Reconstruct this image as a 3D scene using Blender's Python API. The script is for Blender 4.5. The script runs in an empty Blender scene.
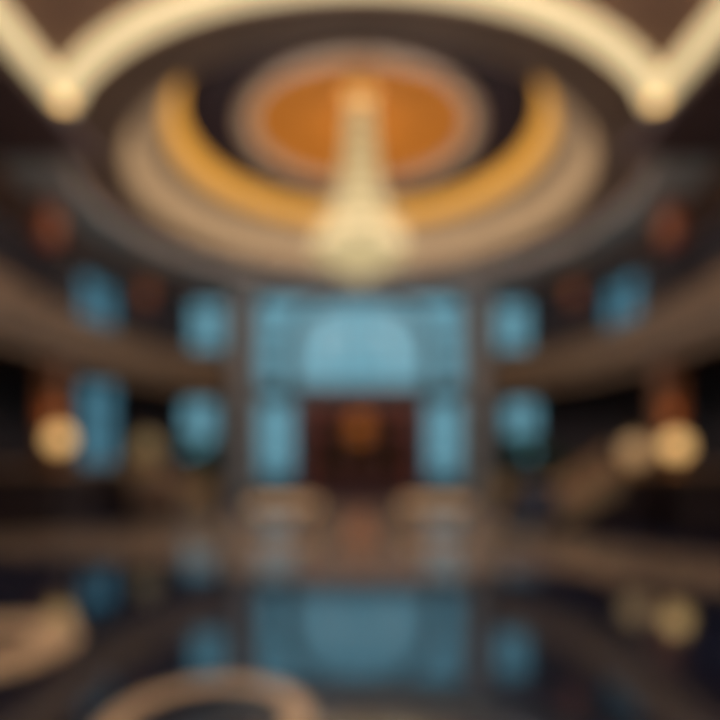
import bpy, bmesh, math, random
from mathutils import Vector, Matrix
random.seed(7)
PI = math.pi
S = bpy.context.scene
COL = S.collection

# ---------------------------------------------------------------- colour and materials
def lin(c):
    return tuple(((v/255)/12.92 if v/255 <= .04045 else ((v/255+.055)/1.055)**2.4) for v in c)+(1,)
def mat(name, c, rough=.5, metal=0, spec=.5, coat=0, noise=0, nscale=4, emit=None, estr=0, c2=None, bump=0):
    m = bpy.data.materials.new(name); m.use_nodes = True
    nt = m.node_tree; b = nt.nodes['Principled BSDF']
    b.inputs['Base Color'].default_value = lin(c)
    b.inputs['Roughness'].default_value = rough
    b.inputs['Metallic'].default_value = metal
    b.inputs['Specular IOR Level'].default_value = spec
    b.inputs['Coat Weight'].default_value = coat
    if noise or c2:
        tc = nt.nodes.new('ShaderNodeTexCoord'); n = nt.nodes.new('ShaderNodeTexNoise')
        n.inputs['Scale'].default_value = nscale; n.inputs['Detail'].default_value = 6
        r = nt.nodes.new('ShaderNodeValToRGB')
        a = lin(c); d = lin(c2) if c2 else tuple(x*(1-noise) for x in a[:3])+(1,)
        r.color_ramp.elements[0].position = .35; r.color_ramp.elements[1].position = .65
        r.color_ramp.elements[0].color = a; r.color_ramp.elements[1].color = d
        nt.links.new(tc.outputs['Object'], n.inputs['Vector']); nt.links.new(n.outputs['Fac'], r.inputs['Fac'])
        nt.links.new(r.outputs['Color'], b.inputs['Base Color'])
        if bump:
            bp = nt.nodes.new('ShaderNodeBump'); bp.inputs['Strength'].default_value = bump
            nt.links.new(n.outputs['Fac'], bp.inputs['Height']); nt.links.new(bp.outputs['Normal'], b.inputs['Normal'])
    if emit:
        b.inputs['Emission Color'].default_value = lin(emit); b.inputs['Emission Strength'].default_value = estr
    return m
def glass_mat(name, tint, gl=.08):
    m = bpy.data.materials.new(name); m.use_nodes = True; nt = m.node_tree
    nt.nodes.clear()
    o = nt.nodes.new('ShaderNodeOutputMaterial'); t = nt.nodes.new('ShaderNodeBsdfTransparent')
    g = nt.nodes.new('ShaderNodeBsdfGlossy'); x = nt.nodes.new('ShaderNodeMixShader')
    t.inputs['Color'].default_value = lin(tint); g.inputs['Roughness'].default_value = .2
    x.inputs['Fac'].default_value = gl
    nt.links.new(t.outputs[0], x.inputs[1]); nt.links.new(g.outputs[0], x.inputs[2]); nt.links.new(x.outputs[0], o.inputs['Surface'])
    return m

M = dict(
 floor=mat('dark_marble', (34,40,64), .07, 0, .9, 0, c2=(20,24,42), nscale=.8),
 beige=mat('beige_marble', (138,122,108), .14, 0, .9, 0, noise=.3, nscale=1.6),
 inlay=mat('brass_inlay', (190,168,138), .55, 0, .5, noise=.15, nscale=6),
 ceil=mat('brown_plaster', (205,172,152), .6, noise=.12, nscale=1.5),
 rim=mat('grey_plaster', (188,202,208), .45, noise=.1, nscale=1.5),
 aisle=mat('dark_wood_soffit', (104,86,90), .5, noise=.3, nscale=3),
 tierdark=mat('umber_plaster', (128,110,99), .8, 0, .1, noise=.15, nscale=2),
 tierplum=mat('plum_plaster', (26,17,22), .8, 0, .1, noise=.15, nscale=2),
 cream=mat('cream_diffuser', (240,220,180), .6, emit=(228,206,156), estr=.98),
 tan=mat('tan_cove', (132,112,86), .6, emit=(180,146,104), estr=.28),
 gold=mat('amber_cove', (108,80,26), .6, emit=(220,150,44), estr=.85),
 pale=mat('glowing_pale_ring', (100,84,68), .5, emit=(140,106,78), estr=.2),  # soft glow of the moulding put into its emission
 dome=mat('glowing_amber_dome', (92,56,14), .8, 0, .1, emit=(184,106,26), estr=.3),  # lit look of the dome put into its own emission
 wall=mat('plum_wall', (46,38,44), .6, noise=.25, nscale=1.2),
 wallg=mat('slate_wall', (50,58,72), .55, noise=.2, nscale=1.2),
 olive=mat('olive_plaster', (128,110,88), .6, noise=.12, nscale=2),
 satin=mat('satin_gold', (130,112,76), .7, .1),
 walnut=mat('bronzed_walnut', (128,88,62), .5, noise=.2, nscale=4),
 pil=mat('grey_stone', (140,141,144), .5, noise=.2, nscale=2),
 frame=mat('teal_steel', (44,76,92), .4, .1),
 dkframe=mat('dark_bronze_frame', (52,56,62), .4, .5),
 redwood=mat('red_mahogany', (122,48,34), .35, noise=.35, nscale=5),
 darkwood=mat('dark_mahogany', (74,34,32), .35, noise=.35, nscale=5),
 bronze=mat('balcony_bronze', (120,97,76), .5, .1, noise=.2, nscale=2),
 rail=mat('handrail_brass', (140,106,76), .4, .5),
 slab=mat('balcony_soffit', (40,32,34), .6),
 stone=mat('tan_stone', (160,144,120), .45, noise=.2, nscale=3),
 step=mat('step_stone', (120,98,80), .4, noise=.2, nscale=3),
 platform=mat('platform_cladding', (38,30,36), .45, noise=.3, nscale=2),
 brass=mat('polished_brass', (205,160,95), .3, .8),
 bulb=mat('lamp_globe', (250,225,170), .4, emit=(245,192,120), estr=1.1),
 bulb2=mat('lamp_globe_dim', (180,150,110), .4, emit=(215,174,124), estr=.52),
 bulb3=mat('lamp_globe_faint', (140,124,92), .4, emit=(165,145,98), estr=.28),
 rust=mat('rust_glass', (120,60,38), .4, emit=(170,80,48), estr=.16),
 crystal=mat('crystal', (70,64,52), .5, 0, .3, emit=(216,194,142), estr=.85),
 amber=mat('amber_glass', (230,150,60), .3, emit=(225,150,50), estr=2.0),
 leaf=mat('leaf_green', (40,74,52), .5, noise=.4, nscale=8),
 hedge=mat('hedge_green', (60,140,112), .7, noise=.4, nscale=6),
 soil=mat('soil', (40,30,24), .9, noise=.3),
 potgold=mat('gold_pot', (196,158,96), .35, .5, noise=.15),
 navy=mat('navy_velvet', (40,52,78), .8), brownfab=mat('brown_velvet', (74,56,46), .8),
 tanfab=mat('tan_linen', (242,214,176), .8, noise=.1, nscale=20),
 legs=mat('walnut_leg', (60,40,30), .4),
 terrace=mat('terrace_stone', (150,165,172), .3, noise=.15, nscale=1),
 glass=glass_mat('window_glass', (240,248,250), .006),
 tintglass=glass_mat('tinted_glass', (202,216,222), .006),
 doorglass=glass_mat('smoked_glass', (214,198,168), .05),
)

_f = M['floor'].node_tree.nodes['Principled BSDF']; _f.inputs['IOR'].default_value = 4.8; _f.inputs['Specular Tint'].default_value = (.86,.96,1,1)
_f.inputs['Specular IOR Level'].default_value = .5
M['beige'].node_tree.nodes['Principled BSDF'].inputs['IOR'].default_value = 2.0
# ---------------------------------------------------------------- mesh helpers
def box(bm, x0, x1, y0, y1, z0, z1):
    v = [bm.verts.new(p) for p in ((x0,y0,z0),(x1,y0,z0),(x1,y1,z0),(x0,y1,z0),(x0,y0,z1),(x1,y0,z1),(x1,y1,z1),(x0,y1,z1))]
    for f in ((0,3,2,1),(4,5,6,7),(0,1,5,4),(1,2,6,5),(2,3,7,6),(3,0,4,7)): bm.faces.new([v[i] for i in f])
def prism(bm, pts, a, b, axis='z'):
    """closed outline pts (2D) extruded from a to b along axis"""
    def P(p, t):
        return (p[0],p[1],t) if axis == 'z' else ((p[0],t,p[1]) if axis == 'y' else (t,p[0],p[1]))
    lo = [bm.verts.new(P(p,a)) for p in pts]; hi = [bm.verts.new(P(p,b)) for p in pts]
    n = len(pts)
    bm.faces.new(lo); bm.faces.new(hi)
    for i in range(n): bm.faces.new((lo[i],lo[(i+1)%n],hi[(i+1)%n],hi[i]))
def lathe(bm, prof, c=(0,0,0), seg=48, a0=0, a1=2*PI, close=False):
    full = abs(a1-a0-2*PI) < 1e-6
    n = seg if full else seg+1
    rings = []
    for r, z in prof:
        if r < 1e-5: rings.append([bm.verts.new((c[0],c[1],c[2]+z))]*n)
        else: rings.append([bm.verts.new((c[0]+r*math.cos(a0+(a1-a0)*k/seg), c[1]+r*math.sin(a0+(a1-a0)*k/seg), c[2]+z)) for k in range(n)])
    m = len(rings)
    for i in range(m if close else m-1):
        A, B = rings[i], rings[(i+1)%m]
        for k in range(seg):
            k2 = (k+1)%n
            q = []
            for v in (A[k],A[k2],B[k2],B[k]):
                if v not in q: q.append(v)
            if len(q) > 2: bm.faces.new(q)
    if close and not full:
        bm.faces.new([r[0] for r in rings]); bm.faces.new([r[-1] for r in rings])
def tube(bm, pts, r, seg=10):
    pts = [Vector(p) for p in pts]; rings = []
    for i, p in enumerate(pts):
        t = (pts[min(i+1,len(pts)-1)]-pts[max(i-1,0)]).normalized()
        u = t.cross(Vector((0,0,1)));  u = u.normalized() if u.length > 1e-3 else Vector((1,0,0))
        w = t.cross(u)
        rr = r[i] if isinstance(r,(list,tuple)) else r
        rings.append([bm.verts.new(p+u*rr*math.cos(2*PI*k/seg)+w*rr*math.sin(2*PI*k/seg)) for k in range(seg)])
    for a, b in zip(rings, rings[1:]):
        for k in range(seg): bm.faces.new((a[k],a[(k+1)%seg],b[(k+1)%seg],b[k]))
    bm.faces.new(rings[0]); bm.faces.new(rings[-1])
def sweep_rect(bm, path, off0, off1, z0, z1):
    """path: plan polyline; solid strip between plan offsets off0..off1 (left normal) and heights"""
    P = [Vector((p[0],p[1])) for p in path]; rows = []
    for i, p in enumerate(P):
        t = (P[min(i+1,len(P)-1)]-P[max(i-1,0)]).normalized(); n = Vector((-t.y,t.x))
        a = p+n*off0; b = p+n*off1
        rows.append([bm.verts.new((a.x,a.y,z0)),bm.verts.new((b.x,b.y,z0)),bm.verts.new((b.x,b.y,z1)),bm.verts.new((a.x,a.y,z1))])
    for a, b in zip(rows, rows[1:]):
        for k in range(4): bm.faces.new((a[k],a[(k+1)%4],b[(k+1)%4],b[k]))
    bm.faces.new(rows[0]); bm.faces.new(rows[-1])
def obj(name, bm, m, parent=None, smooth=False, bevel=0):
    bmesh.ops.recalc_face_normals(bm, faces=bm.faces)
    me = bpy.data.meshes.new(name); bm.to_mesh(me); bm.free()
    me.materials.append(M[m] if isinstance(m,str) else m)
    if smooth:
        for p in me.polygons: p.use_smooth = True
    o = bpy.data.objects.new(name, me); COL.objects.link(o)
    if parent: o.parent = parent
    if bevel:
        md = o.modifiers.new('bevel','BEVEL'); md.width = bevel; md.segments = 3; md.limit_method = 'ANGLE'
    if smooth:
        md = o.modifiers.new('split','EDGE_SPLIT'); md.split_angle = math.radians(40)
    return o
def one(fn, *a, **k):
    bm = bmesh.new(); fn(bm, *a, **k); return bm
def boxes(*bs):
    bm = bmesh.new()
    for b in bs: box(bm, *b)
    return bm
def thing(name, label, cat, loc=(0,0,0), rz=0, group=None):
    o = bpy.data.objects.new(name, None); COL.objects.link(o)
    o.empty_display_size = .2; o.location = loc; o.rotation_euler = (0,0,rz)
    o['label'] = label; o['category'] = cat
    if group: o['group'] = group
    return o
def st(o, label=None):
    o['kind'] = 'structure'
    if label: o['label'] = label
    return o
def dup(root, label, loc, rz=None, group=None):
    r = root.copy(); COL.objects.link(r); r.location = loc
    if rz is not None: r.rotation_euler = (0,0,rz)
    r['label'] = label
    if group: r['group'] = group
    for ch in list(root.children):
        c = ch.copy(); COL.objects.link(c); c.parent = r
        for g in ch.children:
            d = g.copy(); COL.objects.link(d); d.parent = c
    return r

# ---------------------------------------------------------------- dimensions
CX, CY = 0.0, 15.0           # centre of the round ceiling
ZC = 8.0                     # ceiling height
YB = 22.8                    # back wall
CH = (7.4, YB, 9.8, 18.3)    # chamfer wall from (7.4,22.8) to (9.8,18.3)

# ---------------------------------------------------------------- floor
st(obj('floor', boxes((-10.2,10.2,-6.2,26.6,-.2,0)), 'floor'), 'dark polished marble floor')
def flat(name, fn, m, label, z=.004):
    o = obj(name, one(fn), m); o.location.z = 0
    return st(o, label)
def band(bm):
    # broad beige marble band crossing the hall, slightly bowed, widening into an apron before the door
    front = [(-9.7,8.9),(-6.2,8.65),(-4.6,8.5),(-2.8,8.1),(-1.0,7.05),(1.0,6.95),(2.2,7.6),(3.0,7.2),(4.6,5.9),(6.0,5.4),(9.7,5.2)]
    back = [(9.7,8.0),(6.0,8.2),(5.0,8.9),(4.0,10.2),(3.6,12.0),(3.4,15.5),(2.0,16.2),(-2.0,16.2),(-3.4,15.5),(-3.6,12.2),(-4.6,11.6),(-6.2,11.6),(-9.7,11.6)]
    prism(bm, front+back, 0, .006)
flat('trim_1', band, 'beige', 'beige marble band set in the dark floor')
def ring(cx, cy, r0, r1):
    return lambda bm: lathe(bm, [(r0,0),(r0,.008),(r1,.008),(r1,0)], (cx,cy,0), 64, close=True)
flat('trim_2', ring(-.90,3.36,.46,.62), 'inlay', 'brass ring inlay low in the picture')
flat('trim_3', ring(-3.2,4.58,.5,.86), 'inlay', 'brass ring inlay at the left')
flat('trim_4', ring(-3.2,4.58,.0001,.5), 'beige', 'beige disc inside the left ring')

# ---------------------------------------------------------------- walls
def wall_panels(bm, L, H, holes, th=.3):
    us = sorted({0,L}|{h[0] for h in holes}|{h[1] for h in holes}); vs = sorted({0,H}|{h[2] for h in holes}|{h[3] for h in holes})
    for a, b in zip(us, us[1:]):
        run = None
        for c, d in zip(vs, vs[1:]):
            u, v = (a+b)/2, (c+d)/2
            if any(h[0]<u<h[1] and h[2]<v<h[3] for h in holes): continue
            box(bm, a, b, 0, th, c, d)
def place(o, p, q):
    """local +x from p to q in plan; thickness goes to local +y"""
    o.location = (p[0],p[1],0); o.rotation_euler = (0,0,math.atan2(q[1]-p[1],q[0]-p[0]))
    return o
UX = 7.4
# back wall: local u = X + 7.4
bh = [(UX-4.1,UX+4.1,4.05,7.75), (UX-2.3,UX+2.3,0,3.6), (UX-4.1,UX-2.65,.35,3.65),(UX+2.65,UX+4.1,.35,3.65),
      (UX-6.85,UX-5.4,5.6,7.6),(UX+5.4,UX+6.85,5.6,7.6),(UX-7.2,UX-5.75,1.2,3.6),(UX+5.75,UX+7.2,1.2,3.6)]
wb = st(place(obj('wall_back', one(wall_panels, 2*UX, ZC, bh), 'wallg'), (-UX,YB), (UX,YB)), 'back wall')
cl = math.hypot(2.4,4.5)
def u_at(x): return (x-7.4)/2.4*cl
chl = [(u_at(8.62),u_at(9.38),5.2,7.8)]
for s in (-1,1):
    holes = list(chl)
    if s < 0: holes.append((u_at(8.62),u_at(9.38),.1,4.0))
    if s > 0:
        # mirrored: build from back corner outwards with thickness on the outer side
        o = obj('wall_right_corner', one(wall_panels, cl, ZC, holes), 'wall')
        place(o, (7.4,YB), (9.8,18.3))
    else:
        hh = [(cl-h[1],cl-h[0],h[2],h[3]) for h in holes]
        o = obj('wall_left_corner', one(wall_panels, cl, ZC, hh), 'wall')
        place(o, (-9.8,18.3), (-7.4,YB))
    st(o)
st(obj('wall_left', boxes((-10.1,-9.8,-6.2,18.3,0,ZC)), 'wall'))
st(obj('wall_right', boxes((9.8,10.1,-6.2,18.3,0,ZC)), 'wall'))
st(obj('wall_front', boxes((-10.1,10.1,-6.3,-6.0,0,ZC)), 'wall'))
for s in (-1,1):
    st(obj('baseboard_left' if s<0 else 'baseboard_right', boxes((min(s*9.8,s*9.74),max(s*9.8,s*9.74),-6,10.5,0,.18)), 'dkframe'))

wn = [0]
def window(p, q, u0, u1, z0, z1, cols, rows, fm='frame', label='', bar=.06, rim=.1, gm='glass'):
    wn[0] += 1
    root = bpy.data.objects.new('window_%d' % wn[0], None); COL.objects.link(root); st(root, label)
    place(root, p, q)
    bm = bmesh.new()
    for b in ((u0,u1,.02,.26,z0,z0+rim),(u0,u1,.02,.26,z1-rim,z1),(u0,u0+rim,.02,.26,z0+rim,z1-rim),(u1-rim,u1,.02,.26,z0+rim,z1-rim)): box(bm,*b)
    obj('window_frame', bm, fm, root)
    bm = bmesh.new()
    for i in range(1,cols):
        x = u0+(u1-u0)*i/cols; box(bm, x-bar/2, x+bar/2, .07,.2, z0+rim, z1-rim)
    for i in range(1,rows):
        z = z0+(z1-z0)*i/rows; box(bm, u0+rim, u1-rim, .09,.18, z-bar/2, z+bar/2)
    if cols > 1 or rows > 1: obj('glazing_bar', bm, fm, root)
    obj('pane', boxes((u0+rim,u1-rim,.13,.14,z0+rim,z1-rim)), gm, root)
    return root
P0, P1 = (-UX,YB), (UX,YB)
for h, lb in ((bh[2],'tall lower window left of the door'),(bh[3],'tall lower window right of the door'),
              (bh[4],'upper window left of the arched bay'),(bh[5],'upper window right of the arched bay'),
              (bh[6],'lower window left of the bay'),(bh[7],'lower window right of the bay')):
    window(P0, P1, *h, 2, 3, 'dkframe' if h in bh[4:] else 'frame', lb)
h = chl[0]
window((-9.8,18.3),(-7.4,YB), cl-h[1],cl-h[0],h[2],h[3],2,3,'dkframe','upper window on the left angled wall', gm='tintglass')
window((7.4,YB),(9.8,18.3), h[0],h[1],h[2],h[3],2,3,'dkframe','upper window on the right angled wall', gm='tintglass')
window((-9.8,18.3),(-7.4,YB), cl-u_at(9.38),cl-u_at(8.62),.1,4.0,2,4,'dkframe','tall lower window on the left angled wall', gm='tintglass')
# great arched bay window
wn[0] += 1
root = bpy.data.objects.new('window_%d' % wn[0], None); COL.objects.link(root); st(root,'great arched window over the door'); place(root,P0,P1)
u0,u1,z0,z1 = bh[0]
bm = bmesh.new()
for b in ((u0,u1,.0,.26,z0,z0+.16),(u0,u1,.0,.26,z1-.1,z1),(u0,u0+.1,.0,.26,z0+.16,z1-.1),(u1-.1,u1,.0,.26,z0+.16,z1-.1)): box(bm,*b)
obj('window_frame', bm, 'frame', root)
bm = bmesh.new()
A0, B0, A1, B1, zs = 2.6, 2.25, 3.2, 2.42, 5.3
N = 40
sgp = lambda v: math.copysign(abs(v)**.76, v)
pts = [(UX-A1,z0+.16)]+[(UX-A1*sgp(math.cos(PI*k/N)), zs+B1*sgp(math.sin(PI*k/N))) for k in range(N+1)]+[(UX+A1,z0+.16)]
pin = [(UX-A0,z0+.16)]+[(UX-A0*sgp(math.cos(PI*k/N)), zs+B0*sgp(math.sin(PI*k/N))) for k in range(N+1)]+[(UX+A0,z0+.16)]
for i in range(len(pts)-1):
    q = [pts[i],pts[i+1],pin[i+1],pin[i]]
    prism(bm, q, .0, .24, 'y')
obj('arch_band', bm, 'frame', root)
bm = bmesh.new()
for i in range(1,6):
    x = UX-A0+2*A0*i/6; t = (x-UX)/A0
    box(bm, x-.02,x+.02,.08,.18,z0+.16,zs+B0*(1-abs(t)**(2/.76))**.38)
for z in (4.75,5.45,6.15,6.8):
    hw = A0 if z < zs else A0*(1-((z-zs)/B0)**(2/.76))**.38
    box(bm, UX-hw,UX+hw,.09,.17,z-.025,z+.025)
for s in (-1,1):
    for z in (5.0,5.95,6.9):
        a = UX+s*A1; b = UX+s*4.0
        box(bm, min(a,b),max(a,b),.09,.17,z-.05,z+.05)
obj('glazing_bar', bm, 'frame', root)
obj('pane', boxes((u0+.1,u1-.1,.13,.14,z0+.16,z1-.1)), 'glass', root)

# pilasters and cornices of the bay
tn = 4
for s in (-1,1):
    tn += 1
    bm = bmesh.new()
    a, b = sorted((s*4.25, s*5.1))
    box(bm, a, b, YB-.35, YB, 0, .5); box(bm, a+.06, b-.06, YB-.29, YB, .5, 7.5); box(bm, a-.02,b+.02,YB-.38,YB,7.5,ZC)
    for k in range(4):
        x = a+.14+k*(b-a-.28-.06)/3; box(bm, x, x+.06, YB-.32, YB-.29, .7, 7.3)
    st(obj('trim_%d' % tn, bm, 'pil'), 'fluted grey stone pilaster beside the bay')
tn += 1
st(obj('trim_%d' % tn, boxes((-4.19,4.19,YB-.16,YB,3.68,4.03)), 'dkframe'), 'transom over the door')

# ---------------------------------------------------------------- doorway with vestibule
VY = 26.3
st(obj('wall_vestibule', boxes((-2.6,-2.3,YB+.3,VY,0,3.9),(2.3,2.6,YB+.3,VY,0,3.9),(-2.6,2.6,VY,VY+.2,0,3.9)), 'darkwood'), 'dark wood walls of the vestibule')
st(obj('ceiling_vestibule', boxes((-2.6,2.6,YB+.3,VY+.2,3.9,4.02)), 'redwood'))
dr = bpy.data.objects.new('door_1', None); COL.objects.link(dr); st(dr, 'mahogany entrance doors with glass panels')
dr.location = (0,YB-.02,0)
bm = bmesh.new()
box(bm,-2.3,-2.0,.0,.28,0,3.6); box(bm,2.0,2.3,.0,.28,0,3.6); box(bm,-2.0,2.0,.0,.28,3.2,3.6); box(bm,-2.0,2.0,.06,.2,2.45,2.6)
for x in (-1.0,0,1.0): box(bm,x-.04,x+.04,.06,.2,2.6,3.2)
obj('door_frame', bm, 'redwood', dr, bevel=.01)
for i in range(4):
    x0 = -2.0+i*1.0
    lf = obj('door_leaf', boxes((x0+.01,x0+.13,.1,.16,0.02,2.45),(x0+.87,x0+.99,.1,.16,.02,2.45),(x0+.13,x0+.87,.1,.16,.02,.6),
        (x0+.13,x0+.87,.1,.16,2.3,2.45),(x0+.13,x0+.87,.1,.16,1.3,1.38)), 'darkwood', dr)
    obj('pane', boxes((x0+.13,x0+.87,.125,.135,.6,1.3),(x0+.13,x0+.87,.125,.135,1.38,2.3)), 'doorglass', lf)
    hx = x0+(.93 if i%2==0 else .07)
    obj('door_handle', one(tube,[(hx,.1,.95),(hx,.04,.95),(hx,.04,1.35),(hx,.1,1.35)],.015), 'brass', lf)
obj('transom_pane', boxes((-2,2,.12,.13,2.6,3.2)), 'doorglass', dr)
pn = thing('pendant_lantern', 'amber glass lantern hanging in the dark vestibule behind the doors', 'lantern', (0,24.2,3.9))
pn.location.z = 3.9
obj('rod', one(tube,[(0,0,0),(0,0,-.9)],.015), 'brass', pn)
obj('shade', one(lathe,[(0,-1.9),(.25,-1.82),(.5,-1.5),(.52,-1.25),(.3,-.98),(.06,-.9),(0,-.9)],(0,0,0),24), 'amber', pn, True)
obj('band', one(lathe,[(.5,-1.54),(.55,-1.52),(.55,-1.26),(.52,-1.24),(.5,-1.3)],(0,0,0),24,close=True), 'brass', pn)

# ---------------------------------------------------------------- ceiling
def ceil_sheet(bm):
    X0,X1,Y0,Y1 = -10.1,10.1,-6.3,23.1
    an = {2*PI*k/128 for k in range(128)}
    for x in (X0,X1):
        for y in (Y0,Y1): an.add(math.atan2(y-CY,x-CX) % (2*PI))
    an = sorted(an); inner, outer = [], []
    for a in an:
        c, s = math.cos(a), math.sin(a)
        t = min([((X1 if c>0 else X0)-CX)/c if abs(c)>1e-9 else 1e9, ((Y1 if s>0 else Y0)-CY)/s if abs(s)>1e-9 else 1e9])
        inner.append((CX+6.9*c, CY+6.9*s)); outer.append((CX+t*c, CY+t*s))
    n = len(an)
    def vs(L,z): return [bm.verts.new((p[0],p[1],z)) for p in L]
    a,b,c,d = vs(inner,ZC),vs(outer,ZC),vs(outer,ZC+.15),vs(inner,ZC+.15)
    for R, Q in ((a,b),(b,c),(c,d),(d,a)):
        for i in range(n): bm.faces.new((R[i],R[(i+1)%n],Q[(i+1)%n],Q[i]))
st(obj('ceiling', one(ceil_sheet), 'ceil'), 'brown plaster ceiling with a great round opening')
def ringtrim(prof, m, label, a0=0, a1=2*PI, seg=128, sm=True, close=False):
    global tn
    tn += 1
    return st(obj('trim_%d'%tn, one(lathe, prof, (CX,CY,0), seg, a0, a1, close), m, None, sm), label)
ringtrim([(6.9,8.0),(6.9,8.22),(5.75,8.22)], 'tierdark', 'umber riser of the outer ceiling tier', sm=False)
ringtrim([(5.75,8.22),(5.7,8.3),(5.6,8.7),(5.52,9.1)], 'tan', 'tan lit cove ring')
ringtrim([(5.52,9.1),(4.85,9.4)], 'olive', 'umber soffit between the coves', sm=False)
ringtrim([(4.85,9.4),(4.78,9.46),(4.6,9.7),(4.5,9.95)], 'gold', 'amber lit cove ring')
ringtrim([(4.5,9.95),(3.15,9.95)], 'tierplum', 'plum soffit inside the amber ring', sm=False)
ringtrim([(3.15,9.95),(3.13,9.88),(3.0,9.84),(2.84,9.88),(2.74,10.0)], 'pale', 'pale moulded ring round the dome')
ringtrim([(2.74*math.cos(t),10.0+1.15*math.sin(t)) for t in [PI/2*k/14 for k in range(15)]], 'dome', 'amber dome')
# cream cove lights: arc in front of the round opening and two straight runs
av = math.asin(4.55/7.16)
covep = [(6.65,8.0),(6.67,7.91),(6.74,7.87),(6.94,7.87),(7.04,7.91),(7.06,8.0)]
av2 = math.asin(4.15/6.8); tn += 1
o = st(obj('trim_%d'%tn, one(lathe, covep, (CX,14.56,0), 96, PI+av2, 2*PI-av2), 'cream', None, True), 'cream cove light curving round the near side of the ceiling')
for s in (-1,1):
    tn += 1
    bm = bmesh.new()
    prism(bm, [(s*5.13,8.0),(s*5.15,7.91),(s*5.23,7.87),(s*5.47,7.87),(s*5.55,7.91),(s*5.57,8.0)], -6.0, 14.56-4.15, 'y')
    st(obj('trim_%d'%tn, bm, 'cream'), 'straight cream cove light on the '+('left' if s<0 else 'right'))
    a, b = sorted((s*5.64,s*9.8))
    st(obj('ceiling_aisle', boxes((a,b,-6.0,12.2,7.82,7.99)), 'aisle'), 'dark wood soffit over the side')
# rim band on far half
def rimarc(bm):
    lathe(bm, [(6.92,8.0),(6.92,7.95),(8.3,7.95),(8.3,8.0)], (CX,CY,0), 96, -av, PI+av, True)
tn += 1
st(obj('trim_%d'%tn, one(rimarc), 'rim'), 'grey plaster rim round the far side of the opening')

# ---------------------------------------------------------------- chandelier
ch = thing('chandelier', 'tall tapering crystal chandelier hanging from the amber dome', 'chandelier', (0,15,11.1))
obj('ceiling_rose', one(lathe,[(0,-.02),(.35,-.04),(.4,-.12),(.2,-.2),(.05,-.24),(0,-.24)],(0,0,0),32), 'brass', ch, True)
obj('rod', one(tube,[(0,0,-.2),(0,0,-4.6)],.04), 'brass', ch)
tiers = [(.30,-.5),(.34,-.95),(.38,-1.4),(.44,-1.85),(.52,-2.3),(.64,-2.75),(.82,-3.2),(1.05,-3.65),(1.25,-4.1)]
for i,(r,z) in enumerate(tiers):
    fr = bmesh.new(); lathe(fr,[(r-.02,z),(r+.03,z),(r+.03,z+.05),(r-.02,z+.05)],(0,0,0),40,close=True)
    for k in range(4):
        a = k*PI/2; tube(fr,[(0,0,z+.02),((r-.01)*math.cos(a),(r-.01)*math.sin(a),z+.02)],.012,6)
    tr = obj('tier_ring', fr, 'satin', ch)
    bm = bmesh.new()
    n = max(12,int(r*30)); 
    for k in range(n):
        a = 2*PI*k/n; x,y = r*math.cos(a), r*math.sin(a)
        for j in range(3):
            zz = z-.02-j*.14
            lathe(bm,[(0,0),(.028,-.04),(.02,-.1),(0,-.13)],(x*(1-.03*j),y*(1-.03*j),zz),5)
    cs = obj('crystal_curtain', bm, 'crystal', tr); cs['kind'] = 'stuff'
cc = bmesh.new(); lathe(cc,[(0,-.4),(.12,-.45)]+[(r*.8,z) for r,z in tiers]+[(1.0,-4.15),(0,-4.15)],(0,0,0),32)
obj('crystal_core', cc, 'crystal', ch, True)
lb = bmesh.new(); lathe(lb,[(0,-4.95),(.3,-4.9),(.7,-4.68),(.98,-4.4),(1.1,-4.2),(1.0,-4.2),(.6,-4.5),(0,-4.7)],(0,0,0),32)
obj('crystal_bowl', lb, 'crystal', ch, True)
for k in range(12):
    a = 2*PI*k/12; x,y = 1.05*math.cos(a),1.05*math.sin(a)
    obj('bulb', one(lathe,[(0,-4.05),(.03,-4.03),(.045,-3.96),(.03,-3.88),(0,-3.84)],(x,y,0),8), 'bulb', ch, True)

# ---------------------------------------------------------------- balconies
edge = [(-7.15,-5.9),(-7.15,2),(-7.15,6),(-7.1,9),(-7.15,11),(-7.3,13),(-7.42,15),(-7.35,16.6),(-7.1,18.1),(-6.65,19.6),(-6.05,20.9),(-5.5,21.8),(-5.15,22.78)]
def smooth_path(P, n=5):
    out = []
    for i in range(len(P)-1):
        p0,p1,p2,p3 = P[max(i-1,0)],P[i],P[i+1],P[min(i+2,len(P)-1)]
        for k in range(n):
            t = k/n
            out.append(tuple(.5*((2*p1[j])+(-p0[j]+p2[j])*t+(2*p0[j]-5*p1[j]+4*p2[j]-p3[j])*t*t+(-p0[j]+3*p1[j]-3*p2[j]+p3[j])*t**3) for j in (0,1)))
    return out+[P[-1]]
for s in (-1,1):
    side = 'left' if s < 0 else 'right'
    E = [(p[0]*(1 if s<0 else -1),p[1]) for p in smooth_path(edge)]
    b = thing('balcony', 'curved brown balcony with solid bronze parapet along the %s wall' % side, 'balcony', (0,0,0), 0)
    g = 1 if s<0 else -1
    # slab between the edge and the walls
    bm = bmesh.new()
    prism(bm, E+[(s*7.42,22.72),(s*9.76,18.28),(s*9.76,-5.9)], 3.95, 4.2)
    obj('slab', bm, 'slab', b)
    bm = bmesh.new(); sweep_rect(bm, E, 0, .12*g, 3.72, 5.05); obj('parapet', bm, 'bronze', b)
    bm = bmesh.new(); sweep_rect(bm, E, -.05*g, 0, 3.72, 3.86); sweep_rect(bm, E, -.05*g, 0, 4.7, 4.8); obj('moulding', bm, 'rail', b)
    bm = bmesh.new(); sweep_rect(bm, E, -.06*g, .18*g, 5.05, 5.15); obj('handrail', bm, 'rail', b)

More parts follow.
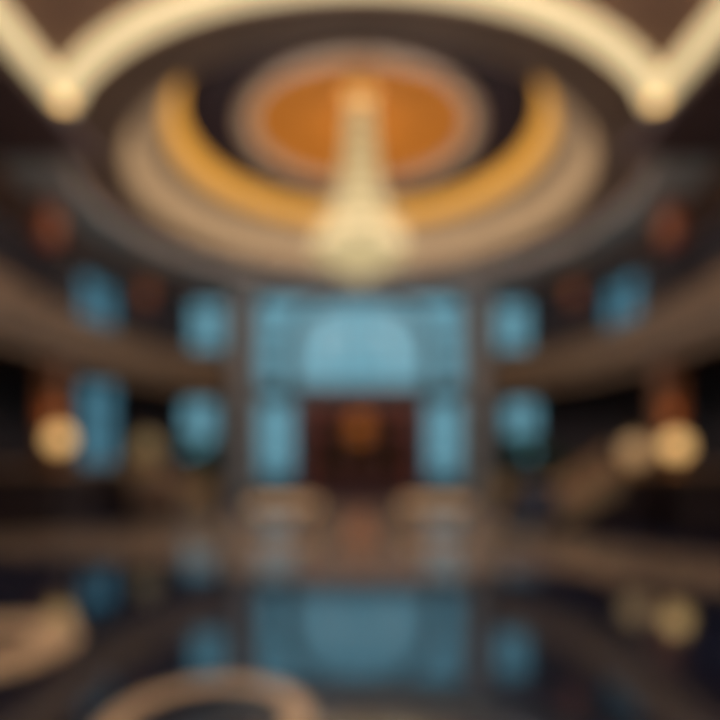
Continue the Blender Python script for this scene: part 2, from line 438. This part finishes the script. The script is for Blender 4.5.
# pendant lanterns over the balconies
def lantern(x, y, z, k, label):
    t = thing('hanging_lantern', label, 'lantern', (x,y,ZC-.05), 0, 'rust glass lanterns over the balconies')
    L = ZC-.05-z
    obj('canopy', one(lathe,[(0,0),(.1,0),(.12,-.03),(.04,-.06),(0,-.06)],(0,0,0),20), 'brass', t, True)
    obj('rod', one(tube,[(0,0,-.05),(0,0,-L+.62*k)],.015), 'brass', t)
    obj('shade', one(lathe,[(0,-L-.62*k),(.16*k,-L-.6*k),(.29*k,-L-.42*k),(.34*k,-L),(.29*k,-L+.42*k),(.16*k,-L+.6*k),(0,-L+.62*k)],(0,0,0),24), 'rust', t, True)
    obj('band', one(lathe,[(.33*k,-L-.04),(.36*k,-L-.04),(.36*k,-L+.04),(.33*k,-L+.04)],(0,0,0),24,close=True), 'brass', t)
lantern(-7.85,14.4,7.25,.8,'large rust glass lantern over the left balcony, the one nearer the camera')
lantern(7.85,14.4,7.25,.8,'large rust glass lantern over the right balcony, the one nearer the camera')
lantern(-7.3,19.4,6.9,.62,'small rust glass lantern over the far end of the left balcony')
lantern(7.3,19.4,6.9,.62,'small rust glass lantern over the far end of the right balcony')

# ---------------------------------------------------------------- raised side platforms with short stairs
def platform(s, y0, y1, side, ys, run=.27, hh=1.14):
    t = thing('raised_platform', 'dark clad raised platform below the %s balcony' % side, 'platform', (s*6.0,y0,0))
    w = s*3.74
    a, b = sorted((0,w))
    obj('base', boxes((a,b,0,y1-y0,0,1.12)), 'platform', t)
    obj('top', boxes((a-.04,b+.0 if s>0 else b+.04,-.04,y1-y0,1.12,1.2)), 'step', t)
    bm = bmesh.new()
    for k in range(int(3.6//.9)):
        x = (.1+k*.92)*s; xa, xb = sorted((x, x+s*.8)); 
        box(bm, xa, xb, -.025, 0, .15, .95)
    obj('panel', bm, 'wall', t)
    # stair
    n = 7; rise = 1.2/n
    c = thing('staircase', 'short tan stone staircase rising to the %s platform' % side, 'staircase', (s*5.95,ys,0))
    for k in range(n):
        xo = -s*run*(n-k); xa, xb = sorted((xo, 0))
        if k < n: obj('step', boxes((xa, xb, .22, 1.78, rise*k, rise*(k+1) if k < n-1 else rise*(k+1)-.001)), 'step', c)
    for yy in (0,1.8):
        prof = [(-s*run*n,0),(-s*run*n-s*.15,0),(-s*run*n-s*.15,.35),(-s*run*n,.46)]
        for k in range(1,9):
            f = k/8; prof.append((-s*run*n*(1-f), .46+hh*(f**1.15)))
        low = [(p[0], max(0,p[1]-.46)) for p in reversed(prof[3:])]
        bm = bmesh.new(); prism(bm, prof+low[:-1], yy, yy+.2, 'y'); obj('stringer', bm, 'stone', c)
        bm = bmesh.new(); prism(bm, [(0,0)]+low[::-1], yy+.02, yy+.18, 'y'); obj('side_panel', bm, 'platform', c)
        bm = bmesh.new()
        top = [(p[0],yy+.1,p[1]+.03) for p in prof[3:]]
        tube(bm, top, .06, 8); obj('handrail', bm, 'rail', c)
    return t
platform(1, 10.7, 17.3, 'right', 11.7)
platform(-1, 11.2, 17.3, 'left', 14.2, .2, .9)

def globe_lamp(loc, m, R, h, label, w=0, pm='brass'):
    t = thing('globe_lamp', label, 'lamp', loc, 0, 'globe lamps beside the stairs')
    obj('base', one(lathe,[(0,0),(.17,0),(.18,.03),(.08,.06),(.05,.1),(.0,.1)],(0,0,0),24), pm, t, True)
    obj('stem', one(lathe,[(.04,.09),(.06,.09+h*.3),(.035,.09+h*.5),(.06,.09+h),(0,.09+h)],(0,0,0),16), pm, t, True)
    z = .09+h+R*.96
    g = obj('globe', one(lathe,[(R*math.sin(PI*k/16)+1e-6*(0<k<16), z-R*math.cos(PI*k/16)) for k in range(17)],(0,0,0),28), m, t, True)
    obj('finial', one(lathe,[(0,z+R+.1),(.03,z+R+.05),(.05,z+R-.02),(0,z+R-.02)],(0,0,0),12), pm, t, True)
    return t
# newel pedestals
def newel(loc, h, label, m='stone'):
    t = thing('newel_pedestal', label, 'pedestal', loc)
    obj('plinth', boxes((-.22,.22,-.22,.22,0,.2)), m, t, bevel=.01)
    obj('shaft', boxes((-.16,.16,-.16,.16,.2,h-.08)), m, t, bevel=.01)
    obj('cap', boxes((-.22,.22,-.22,.22,h-.08,h)), m, t, bevel=.01)
newel((5.5,11.38,0), 1.15, 'dark square pedestal carrying a globe lamp beside the right stairs','platform')
globe_lamp((5.5,11.38,1.15),'bulb2',.26,.08,'dimmer globe lamp on a dark pedestal beside the right stairs')
newel((-5.2,13.9,0), 1.15, 'square tan stone pedestal carrying a faint lamp beside the left stairs')
globe_lamp((-5.2,13.9,1.15),'bulb3',.30,.14,'faint globe lamp on a stone pedestal beside the left stairs')
globe_lamp((6.14,11.05,1.2),'bulb',.235,.16,'bright globe lamp on the front corner of the right platform')
globe_lamp((-6.12,11.6,1.2),'bulb',.235,.31,'bright globe lamp on the front corner of the left platform')
# pillars behind the lamps
for s,yy in ((1,13.5),(-1,13.6)):
    t = thing('pillar', 'square walnut pillar under the %s balcony behind the bright lamp' % ('right' if s>0 else 'left'), 'pillar', (s*7.32,yy,1.2))
    obj('base', boxes((-.3,.3,-.3,.3,0,.25)), 'darkwood', t, bevel=.01)
    obj('shaft', boxes((-.23,.23,-.23,.23,.25,2.38)), 'walnut', t, bevel=.01)
    obj('capital', boxes((-.28,.28,-.28,.28,2.38,2.51)), 'darkwood', t, bevel=.01)
    obj('added_sconce_cup', one(lathe,[(0,.9),(.05,.92),(.12,1.05),(.1,1.05),(0,.95)],(-s*.1,-.38,0),20), 'brass', t, True)  # sconce added to give the pillar's orange glow a source
    obj('added_sconce_arm', boxes((-s*.1-.02,-s*.1+.02,-.38,-.22,.9,.94)), 'brass', t)

# ---------------------------------------------------------------- furniture and plants
def bench(x, y, label, rz=0):
    t = thing('upholstered_bench', label, 'bench', (x,y,0.006), rz, 'tan benches before the door')
    obj('seat', boxes((-.75,.75,-.3,.3,.26,.5)), 'tanfab', t, bevel=.06)
    obj('frame', boxes((-.72,.72,-.28,.28,.19,.26)), 'legs', t, bevel=.008)
    for sx in (-1,1):
        for sy in (-1,1): obj('leg', one(tube,[(sx*.64,sy*.22,0),(sx*.64,sy*.22,.19)],[.018,.03],8), 'legs', t)
    return t
b1 = bench(-1.65,12.4,'low tan bench standing left before the entrance doors')
dup(b1,'low tan bench standing right before the entrance doors',(1.65,12.4,.006),0)
def armchair(x,y,rz,m,label):
    t = thing('armchair', label, 'armchair', (x,y,0), rz)
    obj('seat', boxes((-.34,.34,-.36,.3,.3,.46)), m, t, bevel=.05)
    bm = bmesh.new(); prism(bm,[(.26,.3),(.42,.32),(.54,.86),(.44,.9),(.34,.84)],-.42,.42,'x'); obj('backrest', bm, m, t, bevel=.04)
    for s in (-1,1):
        a,b = sorted((s*.34,s*.48)); obj('armrest', boxes((a,b,-.38,.36,.16,.62)), m, t, bevel=.05)
        for yy in (-.3,.3): obj('leg', one(tube,[(s*.36,yy,0),(s*.34,yy,.3)],[.018,.028],8), 'legs', t)
    obj('frame', boxes((-.34,.34,-.34,.3,.18,.3)), m, t)
armchair(3.3,11.0,-.5,'navy','navy velvet armchair between the door and the right stairs')
armchair(-4.5,12.5,.5,'brownfab','brown velvet armchair in front of the left stairs')
def plant(x,y,label,h=1.5,n=34,seed=1,sp=.75,z=0):
    random.seed(seed)
    t = thing('potted_palm', label, 'potted plant', (x,y,z), 0, 'potted palms')
    obj('pot', one(lathe,[(0,0),(.2,0),(.22,.05),(.3,.3),(.36,.62),(.4,.72),(.4,.78),(.34,.78),(.32,.7),(0,.7)],(0,0,0),32), 'potgold', t, True)
    obj('soil', one(lathe,[(0,.7),(.32,.7),(.32,.73),(0,.75)],(0,0,0),24), 'soil', t)
    bm = bmesh.new()
    for k in range(n):
        a = random.uniform(0,2*PI); L = random.uniform(.6,1)*h; out = random.uniform(.25,1)*sp
        prev = None; w0 = random.uniform(.05,.09)
        d = Vector((math.cos(a),math.sin(a),0)); sd = Vector((-math.sin(a),math.cos(a),0))
        for i in range(8):
            f = i/7; p = d*(.05+out*f**1.5)+Vector((0,0,.72+L*(f-.45*f**3*out/sp)))
            w = w0*math.sin(PI*min(f*.92+.06,1))
            cur = [bm.verts.new(p-sd*w), bm.verts.new(p+Vector((0,0,-w*.5))), bm.verts.new(p+sd*w)]
            if prev:
                for j in (0,1): bm.faces.new((prev[j],prev[j+1],cur[j+1],cur[j]))
            prev = cur
    obj('foliage', bm, 'leaf', t)
plant(-4.75,17.3,'potted palm in a gold pot left of the bay',1.2,seed=2)
plant(4.3,16.9,'slender potted palm in a gold pot right of the bay',.8,20,seed=3,sp=.5)
plant(5.1,15.2,'bushy potted palm in a gold pot behind the right stairs',1.25,50,seed=4,sp=.8)

# ---------------------------------------------------------------- outside
st(obj('ground', boxes((-30,30,23.3,70,-.25,-.05)), 'terrace'), 'pale terrace outside the windows')
def hedge(x,y,w,h,label,seed):
    random.seed(seed); bm = bmesh.new()
    for k in range(60):
        c = Vector((random.uniform(-w/2,w/2),random.uniform(-.3,.3),random.uniform(.2,h-.25)))
        bmesh.ops.create_icosphere(bm, subdivisions=2, radius=random.uniform(.22,.34), matrix=Matrix.Translation(c))
    for v in bm.verts: v.co += Vector((random.uniform(-.03,.03),random.uniform(-.03,.03),random.uniform(-.03,.03)))
    for v in bm.verts: v.co.z = max(v.co.z, 0)
    t = obj('clipped_hedge', bm, 'hedge'); t.location = (x,y,-.05)
    t['label'] = label; t['category'] = 'hedge'
hedge(-7.1,24.6,3.2,2.5,'green hedge outside the lower window left of the bay',11)
hedge(7.1,24.6,3.2,2.5,'green hedge outside the lower window right of the bay',12)

# ---------------------------------------------------------------- light
w = bpy.data.worlds.new('dusk'); S.world = w; w.use_nodes = True
bg = w.node_tree.nodes['Background']; bg.inputs['Color'].default_value = lin((128,178,194)); bg.inputs['Strength'].default_value = 1.0
def light(name, kind, loc, e, c, size=.3, rot=(0,0,0), spot=None):
    l = bpy.data.lights.new(name, kind); l.energy = e; l.color = lin(c)[:3]
    if kind == 'POINT': l.shadow_soft_size = size
    if kind == 'SPOT': l.shadow_soft_size = size; l.spot_size = spot; l.spot_blend = .8
    o = bpy.data.objects.new(name, l); o.location = loc; o.rotation_euler = rot; COL.objects.link(o); return o
light('chandelier_light','POINT',(.6,16.1,10.3),45,(255,228,195),.25)
light('chandelier_light','POINT',(-.6,16.1,10.3),45,(255,228,195),.25)
for k in range(6): light('chandelier_light','POINT',(2.1*math.cos(k*PI/3),15+2.1*math.sin(k*PI/3),7.6),235,(255,240,226),.12)
light('vestibule_light','POINT',(0,24.2,1.7),14,(255,150,110),.5)
for s_,yy in ((1,13.5),(-1,13.6)):  # added lights imitating the lamp glow on the pillars
    light('added_pillar_glow','POINT',(s_*7.2,yy-.4,2.45),3.5,(255,170,95),.06)
for x in (-1.65,1.65):  # spots added only to brighten the benches
    f = thing('added_spot', 'small spot fixture added in the rim to brighten the '+('left' if x<0 else 'right')+' bench', 'added_spot', (x,22.3,7.995))
    obj('bezel', one(lathe,[(.07,0),(.07,-.04),(.11,-.04),(.11,0)],(0,0,0),24,close=True), 'dkframe', f)
    light('added_spot_lamp','SPOT',(x,22.3,7.9),2600,(255,222,180),.06,(-math.atan2(22.3-12.4,7.5),0,0),math.radians(11))
for x in (-3,3):  # fixtures added out of view to lift the dark hall
    f = thing('added_fill_light', 'added fill light out of view above the viewer, on the '+('left' if x<0 else 'right'), 'ceiling light', (x,3.5,8.0))
    obj('rim', one(lathe,[(.28,0),(.28,-.05),(.34,-.05),(.34,0)],(0,0,0),32,close=True), 'brass', f)
    obj('diffuser', one(lathe,[(0,-.04),(.27,-.04),(.27,0),(0,0)],(0,0,0),32), 'cream', f)
    light('added_fill_lamp','POINT',(x,3.5,7.6),500,(255,232,212),.3)

# ---------------------------------------------------------------- camera
cam = bpy.data.cameras.new('camera'); co = bpy.data.objects.new('camera', cam); COL.objects.link(co)
cam.sensor_width = 36; cam.lens = 36*570/720
co.location = (0,0,1.6); co.rotation_euler = (PI/2,0,0)
cam.shift_y = 90/720
cam.clip_start = .01; cam.clip_end = 200
cam.dof.use_dof = BLUR = True
cam.dof.focus_distance = .3
cam.dof.aperture_fstop = 28.5/ (42/570*300)
S.camera = co
S.view_settings.view_transform = 'Standard'; S.view_settings.look = 'None'
S.view_settings.exposure = 0; S.view_settings.gamma = 1; S.view_settings.use_curve_mapping = False
